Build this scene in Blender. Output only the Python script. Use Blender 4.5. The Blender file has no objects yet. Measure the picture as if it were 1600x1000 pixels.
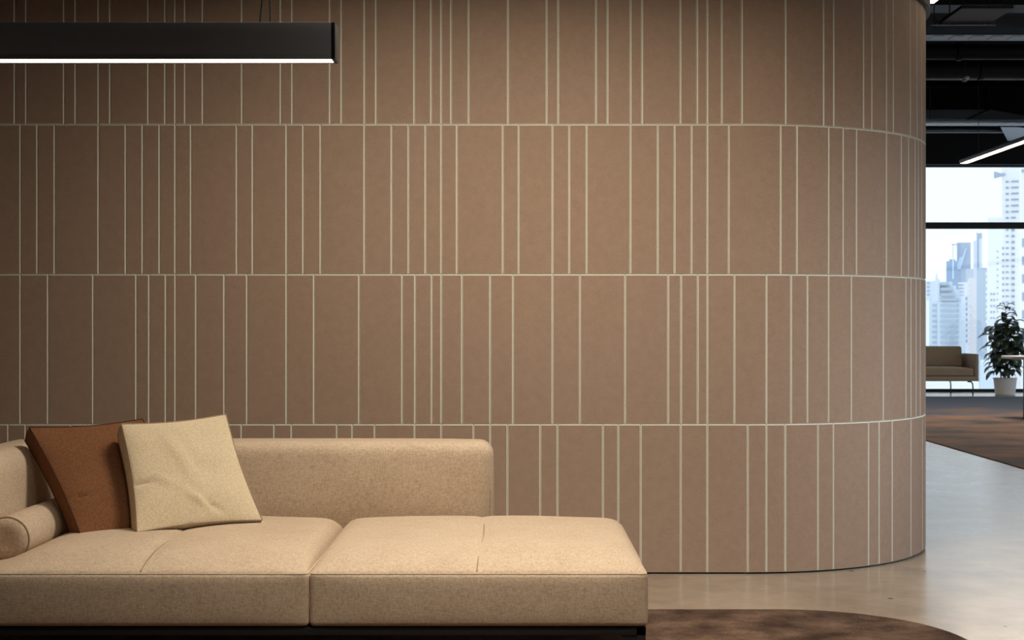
import bpy, bmesh, math, random
from mathutils import Vector, Matrix, noise

C = bpy.context.scene
COL = C.collection
PI = math.pi
F = 50.0 / 36.0 * 1600      # focal length in pixels, used only to size things measured on the photo
EYE = 1.297

# ------------------------------------------------------------------ helpers
def obj(name, bm, mats, parent=None, smooth=True, angle=35):
    me = bpy.data.meshes.new(name)
    bmesh.ops.recalc_face_normals(bm, faces=bm.faces[:])
    bm.to_mesh(me); bm.free()
    if not isinstance(mats, (list, tuple)): mats = [mats]
    for m in mats: me.materials.append(m)
    if smooth:
        for p in me.polygons: p.use_smooth = True
        try: me.set_sharp_from_angle(angle=math.radians(angle))
        except Exception: pass
    o = bpy.data.objects.new(name, me); COL.objects.link(o)
    if parent is not None:
        o.parent = parent
        o.location = -parent.location if parent.parent is None else Vector((0, 0, 0))
    return o

def thing(name, loc, label, cat, group=None):
    o = bpy.data.objects.new(name, None); COL.objects.link(o)
    o.location = loc; o.empty_display_size = 0.1
    return tag(o, label, cat, group)

def tag(o, label, cat, group=None, kind=None):
    o['label'] = label; o['category'] = cat
    if group: o['group'] = group
    if kind: o['kind'] = kind
    return o

def struct(name, bm, mats, parent=None, **k):
    o = obj(name, bm, mats, parent, **k)
    if parent is None: o['kind'] = 'structure'
    return o

def add_box(bm, x0, x1, y0, y1, z0, z1, bev=0.0, seg=2, mat=0):
    vs = [bm.verts.new((x, y, z)) for z in (z0, z1) for y in (y0, y1) for x in (x0, x1)]
    idx = [(0, 1, 3, 2), (4, 6, 7, 5), (0, 4, 5, 1), (2, 3, 7, 6), (0, 2, 6, 4), (1, 5, 7, 3)]
    fs = [bm.faces.new([vs[i] for i in q]) for q in idx]
    for f in fs: f.material_index = mat
    bmesh.ops.recalc_face_normals(bm, faces=fs)
    if bev > 0:
        es = list({e for f in fs for e in f.edges})
        r = bmesh.ops.bevel(bm, geom=es, offset=bev, segments=seg, profile=0.5, affect='EDGES')
        for f in r['faces']: f.material_index = mat

def box(x0, x1, y0, y1, z0, z1, bev=0.0, seg=2):
    bm = bmesh.new(); add_box(bm, x0, x1, y0, y1, z0, z1, bev, seg); return bm

def add_tube(bm, pts, r, n=8, closed=False, mat=0, caps=True):
    pts = [Vector(p) for p in pts]
    rs = r if isinstance(r, (list, tuple)) else [r] * len(pts)
    rings = []; L = len(pts); prev = None
    for i, p in enumerate(pts):
        if closed: t = pts[(i + 1) % L] - pts[i - 1]
        else: t = pts[min(i + 1, L - 1)] - pts[max(i - 1, 0)]
        if t.length < 1e-9: t = Vector((0, 0, 1))
        t.normalize()
        if prev is None:
            up = Vector((0, 0, 1)) if abs(t.z) < 0.9 else Vector((1, 0, 0))
            u = t.cross(up).normalized()
        else:
            u = (prev - t * prev.dot(t)).normalized()
        prev = u
        v = t.cross(u)
        rings.append([bm.verts.new(p + (u * math.cos(2 * PI * k / n) + v * math.sin(2 * PI * k / n)) * rs[i]) for k in range(n)])
    for i in range(L if closed else L - 1):
        a = rings[i]; b = rings[(i + 1) % L]
        for k in range(n):
            f = bm.faces.new((a[k], a[(k + 1) % n], b[(k + 1) % n], b[k])); f.material_index = mat
    if not closed and caps:
        f = bm.faces.new(rings[0][::-1]); f.material_index = mat
        f = bm.faces.new(rings[-1]); f.material_index = mat

def tube(pts, r, n=8, closed=False):
    bm = bmesh.new(); add_tube(bm, pts, r, n, closed); return bm

def add_lathe(bm, c, prof, n=48, mat=0):
    rings = []
    for (r, z) in prof:
        rings.append([bm.verts.new((c[0] + r * math.cos(2 * PI * k / n), c[1] + r * math.sin(2 * PI * k / n), c[2] + z)) for k in range(n)])
    for a, b in zip(rings, rings[1:]):
        for k in range(n):
            f = bm.faces.new((a[k], a[(k + 1) % n], b[(k + 1) % n], b[k])); f.material_index = mat
    bm.faces.new(rings[0][::-1]).material_index = mat
    bm.faces.new(rings[-1]).material_index = mat

def rbox(cx, cy, cz, sx, sy, sz, r, step=0.03, disp=None):
    """cushion-like box: rounded edges, then a displacement function of the surface point and its normalised box coordinate"""
    h = (sx / 2, sy / 2, sz / 2)
    def coords(hh):
        rr = min(r, hh * 0.98)
        out = [-hh, -hh + rr * 0.12, -hh + rr * 0.35, -hh + rr * 0.65, -hh + rr]
        n = max(2, int((2 * hh - 2 * rr) / step))
        a, b = -hh + rr, hh - rr
        out += [a + (b - a) * i / n for i in range(1, n)]
        out += [hh - rr, hh - rr * 0.65, hh - rr * 0.35, hh - rr * 0.12, hh]
        return out
    cs = [coords(x) for x in h]
    bm = bmesh.new(); cache = {}
    def vert(i, j, k):
        key = (i, j, k)
        if key in cache: return cache[key]
        p = Vector((cs[0][i], cs[1][j], cs[2][k]))
        q = Vector([max(-h[a] + r, min(h[a] - r, p[a])) if h[a] > r else 0.0 for a in range(3)])
        d = p - q
        if d.length > 1e-9: d.normalize()
        s = q + d * r
        u = Vector((p[0] / h[0], p[1] / h[1], p[2] / h[2]))
        if disp: s = s + disp(s, u, d)
        v = bm.verts.new((cx + s.x, cy + s.y, cz + s.z)); cache[key] = v
        return v
    N = [len(c) - 1 for c in cs]
    def quad(a, b, c, d):
        bm.faces.new((a, b, c, d))
    for i in range(N[0]):
        for j in range(N[1]):
            for k in (0, N[2]): quad(vert(i, j, k), vert(i + 1, j, k), vert(i + 1, j + 1, k), vert(i, j + 1, k))
    for i in range(N[0]):
        for k in range(N[2]):
            for j in (0, N[1]): quad(vert(i, j, k), vert(i + 1, j, k), vert(i + 1, j, k + 1), vert(i, j, k + 1))
    for j in range(N[1]):
        for k in range(N[2]):
            for i in (0, N[0]): quad(vert(i, j, k), vert(i, j + 1, k), vert(i, j + 1, k + 1), vert(i, j, k + 1))
    return bm

# ------------------------------------------------------------------ materials
def new_mat(name):
    m = bpy.data.materials.new(name); m.use_nodes = True
    nt = m.node_tree; b = nt.nodes['Principled BSDF']
    return m, nt, b

def N(nt, t, **kw):
    n = nt.nodes.new(t)
    for k, v in kw.items(): setattr(n, k, v)
    return n

def plain(name, col, rough=0.5, metal=0.0, spec=0.5, bump=0.0, bscale=200, var=0.0, vscale=8, coat=0.0):
    m, nt, b = new_mat(name)
    b.inputs['Base Color'].default_value = (*col, 1)
    b.inputs['Roughness'].default_value = rough
    b.inputs['Metallic'].default_value = metal
    b.inputs['Specular IOR Level'].default_value = spec
    b.inputs['Coat Weight'].default_value = coat
    tc = N(nt, 'ShaderNodeTexCoord')
    no = N(nt, 'ShaderNodeTexNoise'); no.inputs['Scale'].default_value = vscale; no.inputs['Detail'].default_value = 4
    nt.links.new(tc.outputs['Object'], no.inputs['Vector'])
    mx = N(nt, 'ShaderNodeMix', data_type='RGBA')
    mx.inputs[6].default_value = (*[c * (1 - var) for c in col], 1)
    mx.inputs[7].default_value = (*[min(1, c * (1 + var)) for c in col], 1)
    nt.links.new(no.outputs['Fac'], mx.inputs[0]); nt.links.new(mx.outputs[2], b.inputs['Base Color'])
    if bump > 0:
        n2 = N(nt, 'ShaderNodeTexNoise'); n2.inputs['Scale'].default_value = bscale
        nt.links.new(tc.outputs['Object'], n2.inputs['Vector'])
        bp = N(nt, 'ShaderNodeBump'); bp.inputs['Strength'].default_value = bump; bp.inputs['Distance'].default_value = 0.002
        nt.links.new(n2.outputs['Fac'], bp.inputs['Height']); nt.links.new(bp.outputs['Normal'], b.inputs['Normal'])
    return m

def fabric(name, dark, light, thread=0.5, bump=0.35, scale=1.0, soft=0.0):
    """melange weave: two sets of stretched flecks crossing each other and a soft large mottling"""
    m, nt, b = new_mat(name)
    tc = N(nt, 'ShaderNodeTexCoord')
    def streak(sx, sy, sz, det=3):
        mp = N(nt, 'ShaderNodeMapping'); mp.inputs['Scale'].default_value = (sx * scale, sy * scale, sz * scale)
        nt.links.new(tc.outputs['Object'], mp.inputs['Vector'])
        n = N(nt, 'ShaderNodeTexNoise'); n.inputs['Scale'].default_value = 1.0; n.inputs['Detail'].default_value = det
        n.inputs['Roughness'].default_value = 0.65
        nt.links.new(mp.outputs['Vector'], n.inputs['Vector']); return n
    a = streak(48, 240, 240); c = streak(240, 240, 48); e_ = streak(240, 48, 240); big = streak(7, 7, 7, 4); mid = streak(150, 150, 150, 2)
    ad = N(nt, 'ShaderNodeMath', operation='ADD'); nt.links.new(a.outputs['Fac'], ad.inputs[0]); nt.links.new(c.outputs['Fac'], ad.inputs[1])
    ae = N(nt, 'ShaderNodeMath', operation='ADD'); nt.links.new(ad.outputs[0], ae.inputs[0]); nt.links.new(e_.outputs['Fac'], ae.inputs[1])
    ad = N(nt, 'ShaderNodeMath', operation='MULTIPLY'); ad.inputs[1].default_value = 0.667; nt.links.new(ae.outputs[0], ad.inputs[0])
    a2 = N(nt, 'ShaderNodeMath', operation='MULTIPLY_ADD'); a2.inputs[1].default_value = 0.22; nt.links.new(big.outputs['Fac'], a2.inputs[0]); nt.links.new(ad.outputs[0], a2.inputs[2])
    a3 = N(nt, 'ShaderNodeMath', operation='MULTIPLY_ADD'); a3.inputs[1].default_value = 0.35; nt.links.new(mid.outputs['Fac'], a3.inputs[0]); nt.links.new(a2.outputs[0], a3.inputs[2])
    mr = N(nt, 'ShaderNodeMapRange'); mr.inputs['From Min'].default_value = 1.285 - 0.26 + thread * 0.06; mr.inputs['From Max'].default_value = 1.285 + 0.26 - thread * 0.06
    nt.links.new(a3.outputs[0], mr.inputs['Value'])
    mx = N(nt, 'ShaderNodeMix', data_type='RGBA'); mx.inputs[6].default_value = (*dark, 1); mx.inputs[7].default_value = (*light, 1)
    nt.links.new(mr.outputs['Result'], mx.inputs[0]); nt.links.new(mx.outputs[2], b.inputs['Base Color'])
    b.inputs['Roughness'].default_value = 0.9; b.inputs['Specular IOR Level'].default_value = 0.2
    b.inputs['Sheen Weight'].default_value = 0.25; b.inputs['Sheen Roughness'].default_value = 0.5
    b.inputs['Sheen Tint'].default_value = (*light, 1)
    bp = N(nt, 'ShaderNodeBump'); bp.inputs['Strength'].default_value = bump; bp.inputs['Distance'].default_value = 0.0015
    nt.links.new(ad.outputs[0], bp.inputs['Height']); nt.links.new(bp.outputs['Normal'], b.inputs['Normal'])
    return m

def felt(name, col):
    m, nt, b = new_mat(name)
    tc = N(nt, 'ShaderNodeTexCoord')
    n1 = N(nt, 'ShaderNodeTexNoise'); n1.inputs['Scale'].default_value = 130; n1.inputs['Detail'].default_value = 5; n1.inputs['Roughness'].default_value = 0.7
    n2 = N(nt, 'ShaderNodeTexNoise'); n2.inputs['Scale'].default_value = 26; n2.inputs['Detail'].default_value = 3
    for n in (n1, n2): nt.links.new(tc.outputs['Object'], n.inputs['Vector'])
    ad = N(nt, 'ShaderNodeMath', operation='MULTIPLY_ADD'); ad.inputs[1].default_value = 0.4
    nt.links.new(n2.outputs['Fac'], ad.inputs[0]); nt.links.new(n1.outputs['Fac'], ad.inputs[2])
    mr = N(nt, 'ShaderNodeMapRange'); mr.inputs['From Min'].default_value = 0.45; mr.inputs['From Max'].default_value = 0.95
    nt.links.new(ad.outputs[0], mr.inputs['Value'])
    mx = N(nt, 'ShaderNodeMix', data_type='RGBA')
    mx.inputs[6].default_value = (*[c * 0.86 for c in col], 1); mx.inputs[7].default_value = (*[c * 1.14 for c in col], 1)
    nt.links.new(mr.outputs['Result'], mx.inputs[0]); nt.links.new(mx.outputs[2], b.inputs['Base Color'])
    b.inputs['Roughness'].default_value = 0.95; b.inputs['Specular IOR Level'].default_value = 0.15
    bp = N(nt, 'ShaderNodeBump'); bp.inputs['Strength'].default_value = 0.25; bp.inputs['Distance'].default_value = 0.001
    nt.links.new(n1.outputs['Fac'], bp.inputs['Height']); nt.links.new(bp.outputs['Normal'], b.inputs['Normal'])
    return m

def mottled(name, stops, sx=1.0, sy=1.0, scale=3.0, rough=0.9, fine=0.25, sheen=0.0, spec=0.2, bump=0.4):
    m, nt, b = new_mat(name)
    tc = N(nt, 'ShaderNodeTexCoord')
    mp = N(nt, 'ShaderNodeMapping'); mp.inputs['Scale'].default_value = (sx, sy, 1)
    nt.links.new(tc.outputs['Object'], mp.inputs['Vector'])
    n1 = N(nt, 'ShaderNodeTexNoise'); n1.inputs['Scale'].default_value = scale; n1.inputs['Detail'].default_value = 6; n1.inputs['Roughness'].default_value = 0.62
    nt.links.new(mp.outputs['Vector'], n1.inputs['Vector'])
    n2 = N(nt, 'ShaderNodeTexNoise'); n2.inputs['Scale'].default_value = 170; n2.inputs['Detail'].default_value = 3
    nt.links.new(tc.outputs['Object'], n2.inputs['Vector'])
    ad = N(nt, 'ShaderNodeMath', operation='MULTIPLY_ADD'); ad.inputs[1].default_value = fine
    nt.links.new(n2.outputs['Fac'], ad.inputs[0]); nt.links.new(n1.outputs['Fac'], ad.inputs[2])
    sb = N(nt, 'ShaderNodeMath', operation='SUBTRACT'); sb.inputs[1].default_value = fine / 2; nt.links.new(ad.outputs[0], sb.inputs[0])
    cr = N(nt, 'ShaderNodeValToRGB'); e = cr.color_ramp.elements
    while len(e) < len(stops): e.new(0.5)
    for i, (p, c) in enumerate(stops): e[i].position = p; e[i].color = (*c, 1)
    nt.links.new(sb.outputs[0], cr.inputs['Fac']); nt.links.new(cr.outputs['Color'], b.inputs['Base Color'])
    b.inputs['Roughness'].default_value = rough; b.inputs['Specular IOR Level'].default_value = spec
    b.inputs['Sheen Weight'].default_value = sheen
    bp = N(nt, 'ShaderNodeBump'); bp.inputs['Strength'].default_value = bump; bp.inputs['Distance'].default_value = 0.003
    nt.links.new(n2.outputs['Fac'], bp.inputs['Height']); nt.links.new(bp.outputs['Normal'], b.inputs['Normal'])
    return m

def concrete(name):
    m, nt, b = new_mat(name)
    tc = N(nt, 'ShaderNodeTexCoord')
    n1 = N(nt, 'ShaderNodeTexNoise'); n1.inputs['Scale'].default_value = 2.2; n1.inputs['Detail'].default_value = 8; n1.inputs['Roughness'].default_value = 0.6
    n3 = N(nt, 'ShaderNodeTexNoise'); n3.inputs['Scale'].default_value = 90; n3.inputs['Detail'].default_value = 3
    vo = N(nt, 'ShaderNodeTexVoronoi'); vo.inputs['Scale'].default_value = 5.5; vo.inputs['Randomness'].default_value = 1.0
    for n in (n1, n3, vo): nt.links.new(tc.outputs['Object'], n.inputs['Vector'])
    cr = N(nt, 'ShaderNodeValToRGB'); e = cr.color_ramp.elements
    e[0].position = 0.33; e[0].color = (0.275, 0.21, 0.155, 1)
    e[1].position = 0.68; e[1].color = (0.43, 0.34, 0.255, 1)
    ad = N(nt, 'ShaderNodeMath', operation='MULTIPLY_ADD'); ad.inputs[1].default_value = 0.12
    nt.links.new(n3.outputs['Fac'], ad.inputs[0]); nt.links.new(n1.outputs['Fac'], ad.inputs[2])
    nt.links.new(ad.outputs[0], cr.inputs['Fac'])
    # pin holes: a few dark specks of uneven size
    sep = N(nt, 'ShaderNodeSeparateColor'); nt.links.new(vo.outputs['Color'], sep.inputs['Color'])
    th = N(nt, 'ShaderNodeMath', operation='MULTIPLY'); th.inputs[1].default_value = 0.11
    pw = N(nt, 'ShaderNodeMath', operation='POWER'); pw.inputs[1].default_value = 2.0
    nt.links.new(sep.outputs[0], pw.inputs[0]); nt.links.new(pw.outputs[0], th.inputs[0])
    lt = N(nt, 'ShaderNodeMath', operation='LESS_THAN'); nt.links.new(vo.outputs['Distance'], lt.inputs[0]); nt.links.new(th.outputs[0], lt.inputs[1])
    mx = N(nt, 'ShaderNodeMix', data_type='RGBA'); mx.inputs[7].default_value = (0.07, 0.05, 0.04, 1)
    nt.links.new(lt.outputs[0], mx.inputs[0]); nt.links.new(cr.outputs['Color'], mx.inputs[6]); nt.links.new(mx.outputs[2], b.inputs['Base Color'])
    rr = N(nt, 'ShaderNodeMapRange'); rr.inputs['From Min'].default_value = 0.3; rr.inputs['From Max'].default_value = 0.7
    rr.inputs['To Min'].default_value = 0.19; rr.inputs['To Max'].default_value = 0.25
    nt.links.new(n1.outputs['Fac'], rr.inputs['Value']); nt.links.new(rr.outputs['Result'], b.inputs['Roughness'])
    b.inputs['IOR'].default_value = 1.68
    bp = N(nt, 'ShaderNodeBump'); bp.inputs['Strength'].default_value = 0.012; bp.inputs['Distance'].default_value = 0.002
    nt.links.new(n3.outputs['Fac'], bp.inputs['Height']); nt.links.new(bp.outputs['Normal'], b.inputs['Normal'])
    return m

def emit(name, col, s):
    m = bpy.data.materials.new(name); m.use_nodes = True; nt = m.node_tree
    nt.nodes.clear(); e = N(nt, 'ShaderNodeEmission'); o = N(nt, 'ShaderNodeOutputMaterial')
    e.inputs['Color'].default_value = (*col, 1); e.inputs['Strength'].default_value = s
    nt.links.new(e.outputs[0], o.inputs['Surface']); return m

def glass(name):
    m = bpy.data.materials.new(name); m.use_nodes = True; nt = m.node_tree
    nt.nodes.clear(); o = N(nt, 'ShaderNodeOutputMaterial')
    t = N(nt, 'ShaderNodeBsdfTransparent'); t.inputs['Color'].default_value = (0.95, 0.975, 0.98, 1)
    g = N(nt, 'ShaderNodeBsdfGlossy'); g.inputs['Roughness'].default_value = 0.02
    mx = N(nt, 'ShaderNodeMixShader'); mx.inputs[0].default_value = 0.05
    nt.links.new(t.outputs[0], mx.inputs[1]); nt.links.new(g.outputs[0], mx.inputs[2]); nt.links.new(mx.outputs[0], o.inputs['Surface'])
    return m

M = {}
M['felt'] = felt('panel_felt', (0.37, 0.255, 0.185))
M['groove'] = plain('panel_core', (0.73, 0.70, 0.60), 0.9, spec=0.1)
M['concrete'] = concrete('polished_concrete')
M['ceiling'] = plain('black_ceiling', (0.006, 0.006, 0.007), 0.85, spec=0.2, var=0.3)
M['darkwall'] = plain('dark_wall_paint', (0.05, 0.048, 0.046), 0.8)
M['black'] = plain('black_powder_coat', (0.012, 0.012, 0.013), 0.45, spec=0.4, bump=0.1, bscale=600)
M['fixture'] = plain('charcoal_powder_coat', (0.27, 0.27, 0.28), 0.45, spec=0.5, bump=0.05, bscale=900)
M['duct'] = plain('black_painted_duct', (0.007, 0.007, 0.008), 0.55, spec=0.25, var=0.25)
M['matte'] = plain('matte_black_insulation', (0.007, 0.007, 0.008), 0.95, spec=0.03)
M['gmetal'] = plain('grey_galvanised_metal', (0.16, 0.175, 0.20), 0.4, metal=0.6, var=0.15)
M['frame'] = plain('black_window_frame', (0.010, 0.010, 0.012), 0.5, spec=0.3)
M['tan'] = fabric('tan_melange_fabric', (0.37, 0.268, 0.18), (0.60, 0.475, 0.355), thread=0.4)
M['pillow_tan'] = fabric('sand_linen', (0.47, 0.37, 0.24), (0.68, 0.56, 0.39), thread=0.5)
M['pillow_brown'] = fabric('rust_brown_suede', (0.115, 0.046, 0.019), (0.205, 0.090, 0.040), thread=0.6, bump=0.25)
M['piping_tan'] = plain('tan_piping', (0.30, 0.215, 0.14), 0.9, spec=0.2)
M['piping_brown'] = plain('brown_piping', (0.06, 0.024, 0.012), 0.9, spec=0.2)
M['taupe'] = fabric('taupe_wool', (0.25, 0.195, 0.14), (0.38, 0.30, 0.22), thread=0.2)
M['rug'] = mottled('brown_patchy_rug', [(0.34, (0.040, 0.022, 0.015)), (0.47, (0.085, 0.050, 0.034)), (0.58, (0.135, 0.082, 0.055)), (0.70, (0.19, 0.122, 0.085))], scale=4.5, fine=0.4)
M['carpet'] = mottled('rust_grey_carpet_sheen', [(0.34, (0.07, 0.058, 0.056)), (0.45, (0.17, 0.115, 0.088)), (0.58, (0.27, 0.145, 0.09)), (0.72, (0.40, 0.21, 0.12))], sx=0.8, sy=1.0, scale=1.3, fine=0.15, rough=0.85, spec=0.22)
def sheen_end(m):  # paints bluish window sheen into the carpet's base colour towards its far end
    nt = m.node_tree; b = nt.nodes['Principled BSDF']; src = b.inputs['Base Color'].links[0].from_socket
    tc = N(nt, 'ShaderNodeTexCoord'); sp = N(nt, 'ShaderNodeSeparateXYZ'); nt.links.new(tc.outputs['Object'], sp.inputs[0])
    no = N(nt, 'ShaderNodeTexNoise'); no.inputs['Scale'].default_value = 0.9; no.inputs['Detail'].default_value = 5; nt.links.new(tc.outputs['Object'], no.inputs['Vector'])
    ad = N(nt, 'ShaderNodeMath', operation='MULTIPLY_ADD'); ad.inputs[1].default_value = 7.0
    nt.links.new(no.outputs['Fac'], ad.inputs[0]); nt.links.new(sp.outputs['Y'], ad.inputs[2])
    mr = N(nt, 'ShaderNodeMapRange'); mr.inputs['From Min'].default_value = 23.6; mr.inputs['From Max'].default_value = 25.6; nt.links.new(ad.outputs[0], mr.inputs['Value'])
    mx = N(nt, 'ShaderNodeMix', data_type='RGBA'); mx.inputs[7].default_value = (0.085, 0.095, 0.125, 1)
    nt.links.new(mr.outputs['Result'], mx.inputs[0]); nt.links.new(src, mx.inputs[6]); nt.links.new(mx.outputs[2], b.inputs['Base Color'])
sheen_end(M['carpet'])
M['glass'] = glass('clear_window_glass')
M['led'] = emit('warm_led_diffuser', (1.0, 0.83, 0.66), 5.0)
M['led2'] = emit('warm_led_diffuser_long', (1.0, 0.82, 0.62), 9.0)
M['leaf'] = plain('glossy_dark_leaf', (0.022, 0.045, 0.024), 0.38, spec=0.5, var=0.5, vscale=6)
M['bark'] = plain('plant_stem_bark', (0.06, 0.045, 0.03), 0.8)
M['pot'] = plain('pale_grey_glazed_pot', (0.68, 0.70, 0.73), 0.5, var=0.03)
M['soil'] = plain('potting_soil', (0.03, 0.02, 0.015), 0.95, bump=0.6, bscale=60)
M['white'] = plain('white_laminate', (0.72, 0.71, 0.72), 0.35)
M['chrome'] = plain('dull_steel', (0.35, 0.35, 0.36), 0.35, metal=1.0)
M['detector'] = plain('grey_sensor_plastic', (0.35, 0.33, 0.32), 0.5)
M['tower_white'] = plain('white_tower_cladding', (0.95, 0.94, 0.93), 0.8, var=0.01, vscale=0.05)
M['tower_slate'] = plain('slate_blue_curtain_wall', (0.42, 0.50, 0.62), 0.5, var=0.05, vscale=0.05)  # tower tones kept pale: distance haze is put into the base colours
M['tower_grey'] = plain('blue_grey_concrete', (0.52, 0.60, 0.69), 0.8, var=0.04, vscale=0.05)
M['tower_pale'] = plain('hazy_blue_cladding', (0.72, 0.80, 0.88), 0.7, var=0.03, vscale=0.05)
M['tower_pink'] = plain('hazy_pink_render', (0.84, 0.79, 0.80), 0.8, var=0.03, vscale=0.05)
M['tower_glass'] = plain('tower_window_glass', (0.36, 0.44, 0.56), 0.4, var=0.1, vscale=0.2)
M['tower_band'] = plain('tower_band_glass', (0.45, 0.53, 0.63), 0.5, var=0.06, vscale=0.2)
M['city'] = plain('city_ground', (0.74, 0.76, 0.78), 0.9, var=0.2, vscale=0.02)

# ------------------------------------------------------------------ camera
cam = bpy.data.cameras.new('camera'); cam.lens = 50; cam.sensor_width = 36; cam.sensor_fit = 'HORIZONTAL'
cam.shift_y = 0.005; cam.clip_end = 8000; cam.clip_start = 0.05
cam.dof.use_dof = True; cam.dof.focus_distance = 6.3; cam.dof.aperture_fstop = 9.0
co = bpy.data.objects.new('camera', cam); COL.objects.link(co)
co.location = (0, 0, EYE); co.rotation_euler = (PI / 2, 0, 0)
C.camera = co

# ------------------------------------------------------------------ the panelled wall with its rounded corner
D = F / 300.0               # distance of the flat part
R = 1.226; XC = 1.235       # radius and start of the curve
ROW = 234.2 / 300.0
CY = D + R
SQ = R * PI / 2             # arc length of the quarter turn
S_END = XC + SQ + 4.6
def path(s, d=0.0):
    """point at arc length s along the wall, d metres behind its face"""
    if s <= XC: return (s, D + d)
    if s <= XC + SQ:
        a = (s - XC) / R
        return (XC + (R - d) * math.sin(a), CY - (R - d) * math.cos(a))
    return (XC + R - d, CY + (s - XC - SQ))
def s_of(px):
    """arc length of the joint measured at a photo column"""
    k = (px - 800.0) / F
    if k * D <= XC: return k * D
    # ray (k t, t) against the circle
    a = k * k + 1; b = -2 * (k * XC + CY); c = XC * XC + CY * CY - R * R
    t = (-b - math.sqrt(max(0.0, b * b - 4 * a * c))) / (2 * a)
    return XC + R * math.atan2(k * t - XC, CY - t)
P = 415.6
def repeat(base, first_shift=-3):
    out = []
    for k in range(first_shift, 3):
        for x in base:
            v = x + k * P
            if v < 1108: out.append(v)
    return sorted(set(round(v, 2) for v in out))
rows_px = [
    repeat([13, 40, 111, 135, 170, 232.5, 274, 324.5, 350.5, 377.5]) + [1168.4, 1197.5, 1227, 1278, 1302, 1357, 1373.5, 1394, 1423.5],
    repeat([32, 75, 145.5, 212.8, 233, 259, 274, 306.3, 350.3, 386]) + [1147.5, 1197.5, 1236, 1261.5, 1294.5, 1330, 1380, 1415.5, 1423.5],
    repeat([32, 58.2, 85.3, 153.8, 196.3, 222.7, 249.2, 273.8, 298.3, 370, 394.8]) + [1138.5, 1219.5, 1245, 1294.5, 1317, 1338, 1385, 1408.3, 1419.6, 1430],
    repeat([23, 41, 100, 118, 154, 172, 231.7, 258, 273.8, 289.2, 316.8, 378.2]) + [1127.5, 1159, 1227.2, 1286.5, 1302.3, 1349, 1362, 1385, 1395.7, 1422.5, 1433, 1440.5],
]
def build_wall():
    bm = bmesh.new()
    rnd = random.Random(5)
    GW, GD = 0.0056, 0.0065
    for r, pxs in enumerate(rows_px):
        ss = [s_of(x) for x in pxs]
        ss = [s for s in ss if s > -5.6]
        ss = [-6.5] + sorted(ss)
        while ss[-1] < S_END - 0.3: ss.append(ss[-1] + rnd.choice([0.06, 0.085, 0.12, 0.16, 0.23]))
        ss.append(S_END)
        z0 = r * ROW; z1 = z0 + ROW
        if r == 0: z0 = 0.008
        for a, b in zip(ss, ss[1:]):
            if b - a < 0.02: continue
            ia, ib = a + GW, b - GW
            n = 1
            if b > XC - 0.05 and a < XC + SQ: n = max(1, int(math.ceil((b - a) / 0.025)))
            inner = [ia + (ib - ia) * i / n for i in range(n + 1)]
            outer = [a + 0.0003] + inner[1:-1] + [b - 0.0003]
            zi0, zi1 = z0 + GW, z1 - GW
            I0 = [bm.verts.new((*path(s), zi0)) for s in inner]
            I1 = [bm.verts.new((*path(s), zi1)) for s in inner]
            O0 = [bm.verts.new((*path(s, GD), z0 + 0.0003)) for s in outer]
            O1 = [bm.verts.new((*path(s, GD), z1 - 0.0003)) for s in outer]
            for i in range(n):
                bm.faces.new((I0[i], I0[i + 1], I1[i + 1], I1[i])).material_index = 0
                bm.faces.new((O0[i], O0[i + 1], I0[i + 1], I0[i])).material_index = 1
                bm.faces.new((I1[i], I1[i + 1], O1[i + 1], O1[i])).material_index = 1
            bm.faces.new((O0[0], I0[0], I1[0], O1[0])).material_index = 1
            bm.faces.new((I0[n], O0[n], O1[n], I1[n])).material_index = 1
    # solid body behind the panels
    ssb = [-6.5, XC] + [XC + SQ * i / 40 for i in range(1, 41)] + [S_END]
    top = 4 * ROW
    for d, flip in ((0.02, 0), (0.22, 1)):
        prev = None
        for s in ssb:
            p = path(s, d); a = bm.verts.new((*p, 0.0)); b = bm.verts.new((*p, top))
            if prev: bm.faces.new((prev[0], a, b, prev[1])).material_index = 2
            prev = (a, b)
    return bm
bm = build_wall()
me_wall = bpy.data.meshes.new('wall_middle')
bm.normal_update()
bm.to_mesh(me_wall); bm.free()
for m in (M['felt'], M['groove'], M['black']): me_wall.materials.append(m)
for p in me_wall.polygons: p.use_smooth = True
me_wall.set_sharp_from_angle(angle=math.radians(20))
wall_ob = bpy.data.objects.new('wall_middle', me_wall); COL.objects.link(wall_ob); wall_ob['kind'] = 'structure'

def ribbon(d0, z0, z1, thick):
    """band that follows the wall line: outer face at d0 in front of the wall"""
    bm = bmesh.new()
    ss = [-6.5, XC] + [XC + SQ * i / 48 for i in range(1, 49)] + [S_END]
    prev = None
    for s in ss:
        q = [(*path(s, -d0), z0), (*path(s, -d0), z1), (*path(s, thick), z1), (*path(s, thick), z0)]
        ring = [bm.verts.new(p) for p in q]
        if prev:
            for i in range(4): bm.faces.new((prev[i], prev[(i + 1) % 4], ring[(i + 1) % 4], ring[i]))
        else: bm.faces.new(ring)
        prev = ring
    bm.faces.new(prev)
    return bm
TOP = 4 * ROW
CEIL = 5.2
struct('trim_1', ribbon(0.026, TOP, TOP + 0.30, 0.22), plain('dark_bronze_trim', (0.06, 0.052, 0.047), 0.45))
struct('trim_2', ribbon(0.0, TOP + 0.30, CEIL, 0.22), M['ceiling'])

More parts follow.
